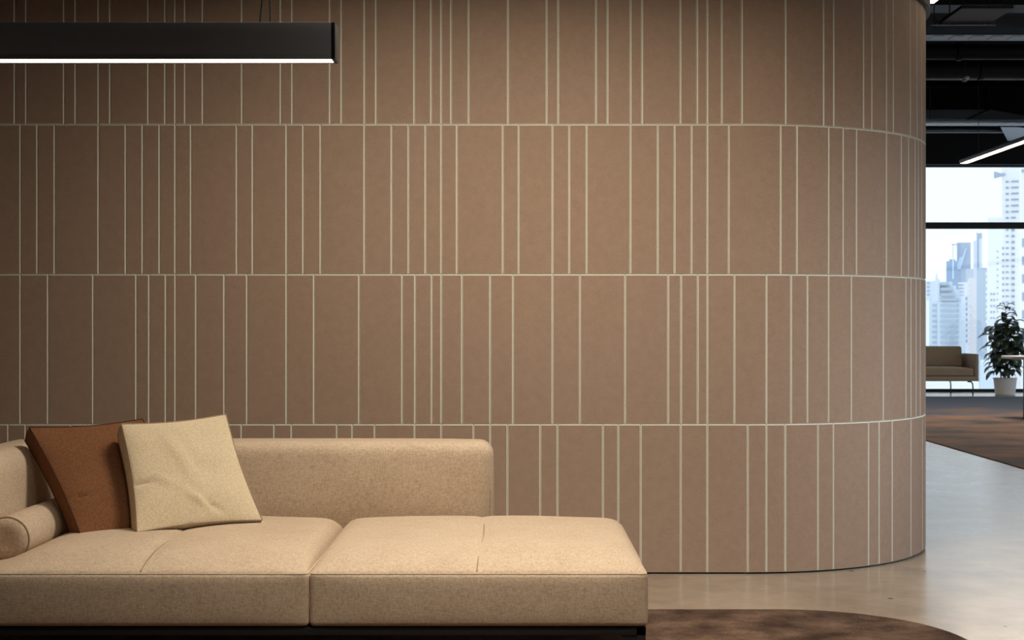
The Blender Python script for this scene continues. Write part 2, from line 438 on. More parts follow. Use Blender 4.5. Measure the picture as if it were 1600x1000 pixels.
# ------------------------------------------------------------------ room shell
def slab(x0, x1, y0, y1, z0, z1): return box(x0, x1, y0, y1, z0, z1)
WY = 27.6
X0R, X1R, Y0R = -6.3, 15.0, -3.0
struct('floor', slab(X0R - .2, X1R + .2, Y0R - .2, WY + .15, -0.2, 0.0), M['concrete'], smooth=False)
struct('ceiling', slab(X0R - .2, X1R + .2, Y0R - .2, WY + .15, CEIL, CEIL + 0.2), M['ceiling'], smooth=False)
struct('wall_left', slab(X0R - .2, X0R, Y0R, WY, 0, CEIL), M['darkwall'], smooth=False)
struct('wall_right', slab(X1R, X1R + .2, Y0R, WY, 4.39, CEIL), M['darkwall'], smooth=False)
wf2 = bmesh.new()  # unseen side glazing, added to bring cool daylight onto the rounded corner
add_box(wf2, X1R, X1R + .12, Y0R, WY, 0.0, 0.06, 0.004); add_box(wf2, X1R, X1R + .12, Y0R, WY, 3.165, 3.29, 0.004); add_box(wf2, X1R, X1R + .12, Y0R, WY, 4.33, 4.39, 0.004)
for y in (-2.9, 2.2, 7.3, 12.4, 17.5, 22.6, 27.4): add_box(wf2, X1R + .01, X1R + .11, y - .04, y + .04, 0.0, 4.39, 0.004)
added_win = struct('added_side_window', wf2, M['frame'], smooth=False)
obj('window_pane', box(X1R + .054, X1R + .066, Y0R, WY, 0.06, 3.165), M['glass'], added_win, smooth=False)
obj('window_pane', box(X1R + .054, X1R + .066, Y0R, WY, 3.29, 4.33), M['glass'], added_win, smooth=False)
struct('wall_rear', slab(X0R - .2, X1R + .2, Y0R - .2, Y0R, 0, CEIL), M['darkwall'], smooth=False)
struct('wall_far', slab(X0R, 3.0, WY - 0.1, WY + 0.1, 0, CEIL), M['darkwall'], smooth=False)
struct('trim_3', slab(3.0, X1R, WY - 0.25, WY + 0.12, 4.39, CEIL), plain('black_bulkhead', (0.011, 0.011, 0.012), 0.8, spec=0.2), smooth=False)
# window wall
wf = bmesh.new()
add_box(wf, 3.0, X1R, WY - 0.06, WY + 0.06, 0.0, 0.06, 0.004)
add_box(wf, 3.0, X1R, WY - 0.06, WY + 0.06, 3.165, 3.29, 0.004)
add_box(wf, 3.0, X1R, WY - 0.06, WY + 0.06, 4.36, 4.39, 0.004)
for x in (3.05, 6.2, 11.2, 14.95): add_box(wf, x - .04, x + .04, WY - 0.055, WY + 0.055, 0.0, 4.39, 0.004)
win = struct('window_1', wf, M['frame'], smooth=False)
obj('window_pane', box(3.0, X1R, WY - 0.006, WY + 0.006, 0.06, 3.165), M['glass'], win, smooth=False)
obj('window_pane', box(3.0, X1R, WY - 0.006, WY + 0.006, 3.29, 4.36), M['glass'], win, smooth=False)

# ------------------------------------------------------------------ rug and carpet
def poly_slab(pts, z0, z1, bev=0.003):
    bm = bmesh.new()
    a = [bm.verts.new((x, y, z0)) for x, y in pts]; b = [bm.verts.new((x, y, z1)) for x, y in pts]
    n = len(pts)
    bm.faces.new(a[::-1]); top = bm.faces.new(b)
    for i in range(n): bm.faces.new((a[i], a[(i + 1) % n], b[(i + 1) % n], b[i]))
    if bev: bmesh.ops.bevel(bm, geom=list(top.edges), offset=bev, segments=2, affect='EDGES')
    return bm
rp = []
rx0, rx1, ry0, ry1, rr = -4.6, 1.865, 2.4, 6.447, 0.665
for cx, cy, a0 in ((rx1 - rr, ry1 - rr, 0), (rx0 + rr, ry1 - rr, 90), (rx0 + rr, ry0 + rr, 180), (rx1 - rr, ry0 + rr, 270)):
    for i in range(17):
        a = math.radians(a0 + i * 90 / 16); rp.append((cx + rr * math.cos(a), cy + rr * math.sin(a)))
tag(obj('rug', poly_slab(rp, 0.0, 0.009), M['rug']), 'dark brown patchy rug with a rounded corner lying under the big tan sofa', 'rug')
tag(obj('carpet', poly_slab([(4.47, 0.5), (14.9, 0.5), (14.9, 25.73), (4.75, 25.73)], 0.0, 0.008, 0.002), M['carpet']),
    'mottled rust brown and grey carpet, bluish window sheen painted in at its far end, covering the far right floor before the window', 'carpet')

# ------------------------------------------------------------------ the big sofa
sofa = thing('sofa', (-0.75, 5.6, 0), 'large tan fabric sofa with an open chaise end, standing before the panelled wall', 'sofa')
def crown(a, b):
    ux, uy = abs(a), abs(b)
    cr = (1 - ux ** 26.0) * (1 - (uy ** 5.0 if b < 0 else uy ** 12.0))
    return 0.078 * cr * (0.82 + 0.18 * math.cos(a * PI / 2)) * (0.92 + 0.08 * b)
def seat_cushion(x0, x1, y0, y1, z0, zt, seam):
    cx, cy, cz = (x0 + x1) / 2, (y0 + y1) / 2, (z0 + zt) / 2
    def disp(s, u, d):
        o = Vector((0, 0, 0))
        if u.z > 0.99 or d.z > 0.3:
            k = max(0.0, d.z) if u.z < 0.99 else 1.0
            ux, uy = abs(u.x), abs(u.y)
            h = crown(u.x, u.y) * (1 - 0.95 * math.exp(-((s.x + cx + 1.915) / 0.12) ** 2))
            xs = s.x + cx
            ds = (xs - seam - 0.014 * math.cos(u.y * PI / 2)) / 0.012
            h -= 0.010 * math.exp(-ds * ds) * (1 - uy ** 8) + 0.005 * math.exp(-(ds / 7.0) ** 2) * (1 - uy ** 4)
            h += 0.0035 * noise.noise(Vector((s.x * 5, s.y * 5, 1.7))) * (1 - ux ** 4) * (1 - uy ** 4)
            o.z += h * k
        # puffed sides
        bul = 0.010 * (1 - (abs(u.z)) ** 2.5)
        if abs(u.y) > 0.99: o.y += (1 if u.y > 0 else -1) * bul * (1 - abs(u.x) ** 8)
        if abs(u.x) > 0.99: o.x += (1 if u.x > 0 else -1) * min(bul, 0.007) * (1 - abs(u.y) ** 8)
        return o
    return rbox(cx, cy, cz, x1 - x0, y1 - y0, zt - z0, 0.016, 0.022, disp)
def perim(x0, x1, y0, y1, z, r=0.02, n=6):
    pts = []
    for cx, cy, a0 in ((x1 - r, y1 - r, 0), (x0 + r, y1 - r, 90), (x0 + r, y0 + r, 180), (x1 - r, y0 + r, 270)):
        for i in range(n + 1):
            a = math.radians(a0 + i * 90 / n); pts.append((cx + r * math.cos(a), cy + r * math.sin(a), z))
    return pts
YF, YB = 5.04, 6.15
seats = [(-1.925, -0.7215, -1.318), (-0.7185, 0.482, -0.1255)]
for (x0, x1, seam) in seats:
    c = obj('seat_cushion', seat_cushion(x0, x1, YF, YB, 0.228, 0.418, seam), M['tan'], sofa, angle=80)
    obj('piping', tube(perim(x0 + 0.0045, x1 - 0.0045, YF + 0.0045, YB - 0.0045, 0.4138, 0.014), 0.0032, 8, True), M['tan'], c)
    pts = []
    for i in range(41):
        v = -0.985 + 1.97 * i / 40; uxx = (seam - (x0 + x1) / 2) / ((x1 - x0) / 2)
        xs = seam + 0.014 * math.cos(v * PI / 2)
        pts.append((xs, (YF + YB) / 2 + v * (YB - YF) / 2, 0.418 + crown(uxx, v) - 0.0155 * (1 - abs(v) ** 6)  + 0.003))
    obj('seam', tube(pts, 0.0024, 6), M['piping_tan'], c)
def back_disp(s, u, d):
    o = Vector((0, 0, 0))
    if u.y < -0.99 or d.y < -0.3:
        k = 1.0 if u.y < -0.99 else max(0.0, -d.y)
        # bulges at the top, falls away at the bottom
        t = (u.z + 1) / 2
        o.y += (-0.042 * math.sin(PI * min(1, t * 0.62 + 0.22)) ** 2 * (1 - abs(u.x) ** 10) + 0.055 * (1 - t) ** 1.3) * k
        o.y += 0.004 * noise.noise(Vector((s.x * 3, s.z * 6, 4.0))) * k
    if d.z > 0.3: o.z += 0.006 * (1 - abs(u.x) ** 6)
    if abs(u.x) > 0.99: o.x += (1 if u.x > 0 else -1) * 0.006 * (1 - abs(u.z) ** 4)
    return o
zb0, zb1 = 0.225, 0.786
obj('backrest', rbox((-2.15 - 0.085) / 2, 6.285, (zb0 + zb1) / 2, -0.088 + 2.15, 0.24, zb1 - zb0, 0.055, 0.03, back_disp), M['tan'], sofa, angle=80)
# seam where the end panel of the backrest is sewn on
sm = []
for i in range(25):
    t = i / 24
    if t < 0.3: sm.append((-0.118, 6.172 - 0.012, 0.45 + (0.735 - 0.45) * t / 0.3))
    elif t < 0.7:
        a = (t - 0.3) / 0.4 * PI / 2; sm.append((-0.118, 6.217 - 0.057 * math.cos(a), 0.733 + 0.057 * math.sin(a)))
    else: sm.append((-0.118, 6.217 + 0.13 * (t - 0.7) / 0.3, 0.79))
obj('armrest', rbox(-2.075, 5.60, 0.51, 0.225, 1.15, 0.578, 0.075, 0.03,
    lambda s, u, d: Vector(((1 if u.x > 0 else -1) * 0.012 * (1 - u.z ** 2) if abs(u.x) > .99 else 0, 0, 0.008 * max(0, d.z)))), M['tan'], sofa, angle=80)
fr = bmesh.new()
fx0, fx1, fy0, fy1 = -2.16, 0.476, 5.052, 6.36
for (a, b, c, d) in ((fx0, fx1, fy0, fy0 + 0.035), (fx0, fx1, fy1 - 0.035, fy1), (fx0, fx0 + 0.035, fy0, fy1), (fx1 - 0.035, fx1, fy0, fy1), (-0.75, -0.70, fy0 + 0.04, fy1 - 0.04)):
    add_box(fr, a, b, c, d, 0.195, 0.224, 0.002)
add_box(fr, fx0 + .03, fx1 - .03, fy0 + .03, fy1 - .03, 0.205, 0.226)
obj('frame', fr, M['black'], sofa)
for (x, y) in ((fx1 - 0.0165, fy0 + 0.0175), (fx0 + 0.0165, fy0 + 0.0175), (fx1 - 0.0165, fy1 - 0.0175), (fx0 + 0.0165, fy1 - 0.0175)):
    sgn = -1 if x > 0 else 1
    l = bmesh.new()
    add_box(l, x - 0.016, x + 0.016, y - 0.016, y + 0.016, 0.009, 0.20, 0.002)
    v = [l.verts.new((x + sgn * a, y + b, z)) for b in (-0.012, 0.012) for a, z in ((0.014, 0.196), (0.075, 0.196), (0.014, 0.150))]
    for q in ((0, 1, 2), (3, 5, 4), (0, 3, 4, 1), (1, 4, 5, 2), (2, 5, 3, 0)): l.faces.new([v[i] for i in q])
    obj('leg', l, M['black'], sofa)

# ------------------------------------------------------------------ bolster and pillows
def bolster():
    bm = bmesh.new(); n = 48
    L0, L1, rad = 5.33, 5.97, 0.083
    prof = [(0.0, 0.0), (0.35, -0.012), (0.7, -0.012), (0.93, -0.004), (1.0, 0.004), (1.012, 0.02), (1.02, 0.08)]
    m_ = [(1.03, 0.2), (1.035, 0.32), (1.03, 0.44), (1.02, 0.56)]
    tail = [(1.012, 0.62), (1.0, 0.636), (0.93, 0.644), (0.7, 0.652), (0.35, 0.652), (0.0, 0.64)]
    rings = []
    for (r, t) in prof + m_ + tail:
        if r == 0: rings.append([bm.verts.new((0, L0 + t, 0))]); continue
        rings.append([bm.verts.new((rad * r * math.cos(2 * PI * k / n), L0 + t, rad * r * math.sin(2 * PI * k / n) * (0.97 if math.sin(2 * PI * k / n) < 0 else 1))) for k in range(n)])
    for a, b in zip(rings, rings[1:]):
        for k in range(n):
            if len(a) == 1: bm.faces.new((a[0], b[(k + 1) % n], b[k]))
            elif len(b) == 1: bm.faces.new((a[k], a[(k + 1) % n], b[0]))
            else: bm.faces.new((a[k], a[(k + 1) % n], b[(k + 1) % n], b[k]))
    return bm
bol = obj('bolster', bolster(), M['tan'], angle=70)
bol.location = (-1.895, 0, 0.492)
tag(bol, 'round tan bolster cushion with piped end lying against the left arm of the large sofa', 'cushion')
pb = tube([(0.0845 * math.cos(2 * PI * k / 48), 5.334, 0.0845 * math.sin(2 * PI * k / 48) * (0.97 if k > 24 else 1)) for k in range(48)], 0.0032, 6, True)
pbo = obj('piping', pb, M['piping_tan'], None); pbo.parent = bol

def pillow(name, BL, BR, TR, TL, thick, bulge, mat, pmat, label, seed, folds=()):
    """boxed square pillow through four corner points of its front face"""
    BL, BR, TR, TL = map(Vector, (BL, BR, TR, TL))
    n0 = (BR - BL).cross(TL - BL).normalized()        # points to the viewer side
    if n0.y > 0: n0 = -n0
    n = 44
    def pos(u, v, side):
        # sides curve slightly inward between the corners
        pin = 0.028
        uu = u + (0.5 - u) * pin * 2 * math.sin(PI * v); vv = v + (0.5 - v) * pin * 2 * math.sin(PI * u)
        p = BL * (1 - uu) * (1 - vv) + BR * uu * (1 - vv) + TR * uu * vv + TL * (1 - uu) * vv
        a, b = abs(2 * u - 1), abs(2 * v - 1)
        h = bulge * (1 - a ** 2.6) ** 0.75 * (1 - b ** 2.6) ** 0.75
        q = Vector((u * 4 + seed, v * 4, side))
        h += 0.006 * noise.noise(q) * (1 - a ** 4) * (1 - b ** 4)
        if side > 0:
            for (fu, fv, ang, ln, wd, amp) in folds:
                dx, dy = u - fu, v - fv
                al = dx * math.cos(ang) + dy * math.sin(ang); ac = -dx * math.sin(ang) + dy * math.cos(ang)
                h += 1.6 * amp * math.exp(-(al / ln) ** 2 - (ac / wd) ** 2)
            return p + n0 * h
        return p - n0 * (thick + h * 0.55)
    bm = bmesh.new()
    ts = [0.5 - 0.5 * math.cos(PI * i / n) for i in range(n + 1)]
    ts = [0.6 * i / n + 0.4 * t for i, t in enumerate(ts)]
    fr_ = [[bm.verts.new(pos(u, v, 1)) for u in ts] for v in ts]
    bk_ = [[bm.verts.new(pos(u, v, -1)) for u in ts] for v in ts]
    for g in (fr_, bk_):
        for j in range(n):
            for i in range(n): bm.faces.new((g[j][i], g[j][i + 1], g[j + 1][i + 1], g[j + 1][i]))
    loop = [(0, i) for i in range(n)] + [(j, n) for j in range(n)] + [(n, n - i) for i in range(n)] + [(n - j, 0) for j in range(n)]
    L = len(loop); mids = []
    ctr = (BL + BR + TR + TL) / 4 - n0 * thick / 2
    for (j, i) in loop:
        m_ = (fr_[j][i].co + bk_[j][i].co) / 2
        out = (m_ - ctr).normalized()
        mids.append(bm.verts.new(m_ + out * (0.004 + 0.002 * noise.noise(Vector((m_.x * 30, m_.z * 30, seed))))))
    for k in range(L):
        a = fr_[loop[k][0]][loop[k][1]]; b = fr_[loop[(k + 1) % L][0]][loop[(k + 1) % L][1]]
        c = bk_[loop[k][0]][loop[k][1]]; d = bk_[loop[(k + 1) % L][0]][loop[(k + 1) % L][1]]
        bm.faces.new((a, b, mids[(k + 1) % L], mids[k])); bm.faces.new((mids[k], mids[(k + 1) % L], d, c))
    e1 = [tuple(fr_[j][i].co) for j, i in loop]; e2 = [tuple(bk_[j][i].co) for j, i in loop]
    o = obj(name, bm, mat, angle=50)
    tag(o, label, 'pillow', 'throw pillows on the large sofa')
    for e in (e1, e2):
        b2 = tube(e, 0.0026, 6, True)
        pp = obj('piping', b2, pmat, None); pp.parent = o
    return o
pillow('throw_pillow', (-1.685, 5.57, 0.462), (-1.275, 5.83, 0.470), (-1.566, 6.03, 0.899), (-1.955, 5.76, 0.883), 0.098, 0.030,
       M['pillow_brown'], M['piping_brown'], 'rust brown boxed throw pillow leaning behind the sand coloured pillow', 3.1,
       folds=((0.10, 0.33, 0.1, 0.16, 0.012, -0.006), (0.8, 0.5, 1.4, 0.25, 0.05, 0.006)))
pillow('throw_pillow', (-1.466, 5.56, 0.487), (-1.022, 5.82, 0.500), (-1.205, 5.99, 0.922), (-1.59, 5.79, 0.895), 0.084, 0.032,
       M['pillow_tan'], M['piping_tan'], 'sand coloured linen throw pillow leaning in front of the brown pillow', 8.4,
       folds=((0.52, 0.20, -0.75, 0.10, 0.022, 0.008), (0.62, 0.14, -0.75, 0.09, 0.016, -0.008), (0.06, 0.42, 0.0, 0.12, 0.014, -0.006),
              (0.25, 0.42, -0.5, 0.1, 0.03, 0.004), (0.45, 0.6, -1.2, 0.25, 0.06, 0.005), (0.8, 0.2, 0.9, 0.1, 0.03, 0.004)))

# ------------------------------------------------------------------ linear pendants
pend = thing('linear_pendant', (-2.3, 5.05, 2.234), 'black linear pendant lamp hanging over the large sofa parallel to the panelled wall', 'lamp', None)
px0, px1, py0, py1, pz0, pz1 = -4.2, -0.624, 5.0, 5.096, 2.234, 2.362
hb = bmesh.new()
add_box(hb, px0, px1, py0, py1, pz0 + 0.012, pz1, 0.0012)
add_box(hb, px0, px1, py0, py0 + 0.014, pz0, pz0 + 0.014); add_box(hb, px0, px1, py1 - 0.012, py1, pz0, pz0 + 0.014)
obj('lamp_housing', hb, M['fixture'], pend)
obj('end_cap', box(px1 - 0.012, px1 + 0.002, py0 - 0.0005, py1 + 0.0005, pz0 - 0.0005, pz1, 0.0012), M['black'], pend)
obj('diffuser', box(px0, px1 - 0.014, py0 + 0.0142, py1 - 0.0122, pz0 + 0.002, pz0 + 0.0118), M['led'], pend, smooth=False)
for (xa, ya, xb) in ((-0.892, 5.03, -0.60), (-0.862, 5.07, -0.872), (-3.7, 5.05, -3.7)):
    obj('suspension_cable', tube([(xa, ya, pz1 - 0.003), (xb, ya, CEIL)], 0.0032, 6), M['black'], pend)

def long_pendant(x, y0, y1, z, w, h, label):
    t = thing('linear_pendant', (x, (y0 + y1) / 2, z), label, 'lamp', 'linear pendants running towards the window')
    b = bmesh.new(); add_box(b, x - w / 2, x + w / 2, y0, y1, z + 0.012, z + h, 0.002)
    add_box(b, x - w / 2, x - w / 2 + 0.004, y0, y1, z, z + 0.014); add_box(b, x + w / 2 - 0.004, x + w / 2, y0, y1, z, z + 0.014)
    add_box(b, x - w / 2, x + w / 2, y1 - 0.01, y1, z, z + 0.014); add_box(b, x - w / 2, x + w / 2, y0, y0 + 0.01, z, z + 0.014)
    obj('lamp_housing', b, M['black'], t)
    obj('diffuser', box(x - w / 2 + 0.004, x + w / 2 - 0.004, y0 + 0.012, y1 - 0.012, z + 0.002, z + 0.012), M['led2'], t, smooth=False)
    for y in (y0 + 0.6, y1 - 0.6): obj('suspension_cable', tube([(x, y, z + h - 0.003), (x, y, CEIL)], 0.003, 6), M['black'], t)
    return t
long_pendant(2.65, 5.6, 9.03, 3.335, 0.055, 0.05, 'lit linear pendant beside the rounded corner of the panelled wall, at top')
long_pendant(5.74, 11.5, 18.1, 3.35, 0.10, 0.05, 'lit linear pendant in front of the far window, at right edge')

# ------------------------------------------------------------------ far sofa
s2 = thing('sofa', (7.2, 26.6, 0), 'small taupe two seater sofa on thin black legs in front of the window', 'sofa')
sx0, sx1, sy0, sy1 = 5.7, 8.60, 26.2, 27.05
obj('seat_base', box(sx0, sx1, sy0, sy1, 0.262, 0.352, 0.012), M['taupe'], s2)
obj('armrest', box(sx1 - 0.075, sx1, sy0, sy1, 0.35, 0.766, 0.018, 3), M['taupe'], s2)
obj('armrest', box(sx0, sx0 + 0.075, sy0, sy1, 0.35, 0.766, 0.018, 3), M['taupe'], s2)
obj('backrest', box(sx0 + .07, sx1 - .07, sy1 - 0.09, sy1, 0.35, 0.766, 0.018, 3), M['taupe'], s2)
for k in range(2):
    a = sx0 + 0.08 + k * 1.37; b = a + 1.36
    obj('seat_cushion', rbox((a + b) / 2, 26.5, 0.425, b - a, 0.62, 0.14, 0.03, 0.08, lambda s, u, d: Vector((0, 0, 0.035 * (1 - u.x ** 4) * (1 - u.y ** 4) if d.z > .3 or u.z > .99 else 0))), M['taupe'], s2, angle=80)
    c = obj('back_cushion', rbox(0, 0, 0, b - a - 0.12, 0.16, 0.40, 0.05, 0.08, lambda s, u, d: Vector((0, -0.02 * (1 - u.x ** 4) * (1 - u.z ** 4) if u.y < -.9 else 0, 0))), M['taupe'], s2, angle=80)
    c.location = Vector(((a + b) / 2 + 0.03, 26.85, 0.70)) - s2.location; c.rotation_euler = (-0.12, 0, 0)
for (x, y) in ((sx1 - 0.09, sy0 + 0.06), (sx1 - 0.27, sy1 - 0.05), (sx0 + 0.09, sy0 + 0.06), (sx0 + 0.27, sy1 - 0.05)):
    sg = 1 if x > 7 else -1
    obj('leg', tube([(x - sg * 0.10, y, 0.255), (x - sg * 0.03, y, 0.25), (x - sg * 0.005, y, 0.215), (x, y, 0.15), (x, y, 0.0)], 0.013, 8), M['black'], s2)

# ------------------------------------------------------------------ plant
pc = Vector((9.17, 26.45, 0))
pl = thing('potted_plant', pc, 'tall dark leafy rubber plant in a round pale pot by the window', 'plant')
pm = bmesh.new()
add_lathe(pm, pc, [(0.165, 0.0), (0.178, 0.01), (0.208, 0.29), (0.218, 0.295), (0.218, 0.315), (0.20, 0.315), (0.195, 0.27)], 40)
obj('pot', pm, M['pot'], pl)
sm_ = bmesh.new(); add_lathe(sm_, pc, [(0.19, 0.255), (0.19, 0.275)], 32); obj('soil', sm_, M['soil'], pl)
rnd = random.Random(11)
stems = []
for (dx, dy, top) in ((0.0, 0.0, 1.66), (-0.07, 0.03, 1.30), (0.08, -0.02, 1.36)):
    pts = [pc + Vector((dx * 0.5 + dx * 1.4 * t + 0.03 * math.sin(3 * t + dx * 20), dy * (0.5 + 1.4 * t), 0.26 + (top - 0.26) * t)) for t in [i / 10 for i in range(11)]]
    stems.append(pts)
    obj('stem', tube(pts, [0.014 - 0.009 * i / 10 for i in range(11)], 8), M['bark'], pl)
def add_leaf(bm, base, az, up, L, W, droop):
    d = Vector((math.cos(az), math.sin(az), 0)); side = Vector((-math.sin(az), math.cos(az), 0))
    n = 9; rows = []
    p = Vector(base); ang = up
    for i in range(n + 1):
        t = i / n
        w = W * (math.sin(PI * min(1, max(0, (t - 0.1) / 0.92)) ** 1.15)) ** 0.75 if t > 0.1 else 0.004
        w = max(w, 0.003)
        dirv = d * math.cos(ang) + Vector((0, 0, 1)) * math.sin(ang)
        nv = dirv.cross(side) * -1
        rows.append([p - side * w / 2 + Vector((0, 0, 0.16 * w)), p, p + side * w / 2 + Vector((0, 0, 0.16 * w))])
        p = p + dirv * (L / n); ang -= droop / n
    top = [[bm.verts.new(q) for q in r] for r in rows]
    bot = [[bm.verts.new(q - Vector((0, 0, 0.0025))) for q in r] for r in rows]
    for i in range(n):
        for k in range(2):
            bm.faces.new((top[i][k], top[i][k + 1], top[i + 1][k + 1], top[i + 1][k]))
            bm.faces.new((bot[i][k], bot[i + 1][k], bot[i + 1][k + 1], bot[i][k + 1]))
        bm.faces.new((top[i][0], top[i + 1][0], bot[i + 1][0], bot[i][0])); bm.faces.new((top[i][2], bot[i][2], bot[i + 1][2], top[i + 1][2]))
lf = bmesh.new()
for si, pts in enumerate(stems):
    cnt = 62 if si == 0 else 40
    for i in range(cnt):
        t = 0.12 + 0.88 * (i + 0.5) / cnt
        k = t * 10; a = pts[min(9, int(k))]; b = pts[min(10, int(k) + 1)]
        base = a.lerp(b, k - int(k))
        az = i * 2.399 + si * 1.3 + rnd.uniform(-.3, .3)
        zz = base.z
        wfac = 1.0 - 0.55 * max(0, (zz - 1.1) / 0.55)
        if zz < 0.6: wfac *= 0.85
        L = (0.34 + 0.13 * rnd.random()) * wfac
        add_leaf(lf, base, az, rnd.uniform(0.25, 0.8) + max(0, (zz - 1.2)) * 0.5, L, L * rnd.uniform(0.34, 0.42), rnd.uniform(1.5, 2.3))
obj('foliage', lf, M['leaf'], pl, angle=60)

# ------------------------------------------------------------------ table at the right edge
tb = thing('table', (8.0, 19.6, 0), 'white topped table with a thick black leg at the right edge before the plant', 'table')
obj('tabletop', box(6.86, 9.3, 19.25, 19.95, 0.828, 0.872, 0.006), M['white'], tb)
for (x, y) in ((7.09, 19.6), (9.1, 19.6)):
    obj('leg', box(x - 0.035, x + 0.035, y - 0.035, y + 0.035, 0.008, 0.829, 0.004), M['black'], tb)

# ------------------------------------------------------------------ ceiling services
def hang(t, pts, z):
    for (x, y) in pts: obj('hanger_rod', tube([(x, y, z), (x, y, CEIL)], 0.006, 6), M['black'], t)
XR = 14.8
def cable_tray(y, z, w, h, label):
    t = thing('cable_tray', (8, y, z), label, 'cable tray', 'cable trays under the black ceiling')
    b = bmesh.new()
    add_box(b, 2.9, XR, y, y + w, z, z + 0.006); add_box(b, 2.9, XR, y, y + 0.006, z, z + h); add_box(b, 2.9, XR, y + w - 0.006, y + w, z, z + h)
    for i in range(60):
        x = 3.0 + i * 0.195
        add_box(b, x, x + 0.10, y + 0.05, y + w - 0.05, z - 0.003, z + 0.001)
    obj('tray', b, M['gmetal'], t, smooth=False)
    hang(t, [(x, y + w / 2) for x in (4.2, 6.4, 8.6, 10.8, 13)], z)
cable_tray(14.0, 4.155, 0.30, 0.065, 'grey perforated cable tray nearest the panelled wall under the ceiling')
cable_tray(21.6, 4.37, 0.34, 0.05, 'narrow bluish cable tray near the window under the ceiling')
def round_duct(y, z, r, label, x0=2.9, x1=XR):
    t = thing('air_duct', ((x0 + x1) / 2, y, z), label, 'duct', 'black air ducts under the ceiling')
    b = bmesh.new(); add_tube(b, [(x0, y, z), (x1, y, z)], r, 28); obj('duct_pipe', b, M['duct'], t)
    x = x0 + 0.8
    while x < x1: obj('duct_collar', tube([(x, y, z), (x + 0.05, y, z)], r + 0.015, 28), M['duct'], t); x += 1.3
    hang(t, [(x0 + 1.5 + k * 2.6, y) for k in range(4)], z + r)
round_duct(16.0, 4.37, 0.085, 'slim black round duct just beyond the first cable tray')
round_duct(19.2, 4.74, 0.12, 'black round duct in the middle of the far ceiling')
tag(obj('ceiling_beam', box(2.9, XR, 15.2, 15.6, 4.72, 5.19, 0.004), M['duct'], smooth=False), 'black ceiling beam above the first slim round duct', 'beam', 'black ceiling beams')
tag(obj('ceiling_beam', box(2.9, XR, 20.0, 20.35, 4.80, 5.19, 0.004), M['duct'], smooth=False), 'black ceiling beam beyond the larger round duct', 'beam', 'black ceiling beams')
# rectangular duct with a sloping transition
t = thing('air_duct', (8, 23.2, 4.5), 'wide black rectangular air duct with a sloping end near the window', 'duct', 'black air ducts under the ceiling')
b = bmesh.new()
prof = [(2.9, 4.72), (7.6, 4.72), (8.9, 4.50), (9.15, 4.46), (XR, 4.46)]
lo = []; 
for y in (22.6, 23.6):
    lo.append([(b.verts.new((x, y, z)), b.verts.new((x, y, 5.08))) for x, z in prof])
for i in range(len(prof) - 1):
    for s_ in lo: b.faces.new((s_[i][0], s_[i + 1][0], s_[i + 1][1], s_[i][1]))
    b.faces.new((lo[0][i][0], lo[0][i + 1][0], lo[1][i + 1][0], lo[1][i][0])); b.faces.new((lo[0][i][1], lo[0][i + 1][1], lo[1][i + 1][1], lo[1][i][1]))
for i in (0, -1): b.faces.new((lo[0][i][0], lo[0][i][1], lo[1][i][1], lo[1][i][0]))
obj('duct_body', b, M['matte'], t, smooth=False)
for x, z in ((3.6, 4.72), (6.0, 4.72), (7.55, 4.72), (9.1, 4.46), (10.4, 4.46)): obj('duct_flange', box(x, x + 0.03, 22.57, 23.63, z - 0.02, 5.1), M['matte'], t, smooth=False)
hang(t, [(5, 23.1), (9, 23.1), (12, 23.1)], 5.07)
# flat panel with slots (air grille)
t = thing('ceiling_panel', (4.18, 12.8, 4.1), 'dark grey flat ceiling panel with a slotted front rail, near the rounded wall top', 'panel')
obj('panel_body', box(3.95, 4.41, 12.5, 13.1, 4.08, 4.11, 0.004), plain('dark_grey_sheet', (0.035, 0.032, 0.032), 0.6), t, smooth=False)
b = bmesh.new(); add_box(b, 3.86, 4.46, 13.1, 13.12, 4.06, 4.10)
for i in range(10): add_box(b, 3.90 + i * 0.055, 3.93 + i * 0.055, 13.088, 13.105, 4.065, 4.082)
obj('slotted_rail', b, M['gmetal'], t, smooth=False)
hang(t, [(4.0, 12.6), (4.36, 12.6), (4.0, 13.0), (4.36, 13.0)], 4.10)
# daylight catching ceiling pipes near the window
for (y, z, r, lab) in ((24.6, 4.86, 0.05, 'upper grey ceiling pipe closest to the window bulkhead'), (25.6, 4.80, 0.045, 'lower grey ceiling pipe closest to the window bulkhead')):
    tag(obj('ceiling_pipe', tube([(2.9, y, z), (XR, y, z)], r, 14), M['gmetal']), lab, 'pipe', 'grey pipes by the window')
t = thing('air_duct', (9.6, 25.2, 4.6), 'short pale galvanised duct turning towards the window at right', 'duct')
b = bmesh.new()
q = [(8.45, 24.6), (9.3, 24.6), (9.9, 26.4), (9.2, 26.4)]
v0 = [b.verts.new((x, y, 4.72)) for x, y in q]; v1 = [b.verts.new((x, y, 4.95)) for x, y in q]
b.faces.new(v0); b.faces.new(v1[::-1])
for i in range(4): b.faces.new((v0[i], v0[(i + 1) % 4], v1[(i + 1) % 4], v1[i]))
obj('duct_body', b, M['gmetal'], t, smooth=False)
hang(t, [(9.4, 24.6), (9.8, 26.0)], 4.94)
# smoke detector on a stem
t = thing('smoke_detector', (5.95, 18.7, 4.5), 'small round smoke detector hanging from the black ceiling', 'smoke detector')
b = bmesh.new(); add_lathe(b, (5.95, 18.7, 4.50), [(0.02, 0), (0.035, 0.01), (0.035, 0.03), (0.06, 0.035), (0.06, 0.06), (0.02, 0.065)], 20)
obj('detector_body', b, M['detector'], t)
obj('stem', tube([(5.95, 18.7, 4.56), (5.95, 18.7, CEIL)], 0.008, 8), M['black'], t)

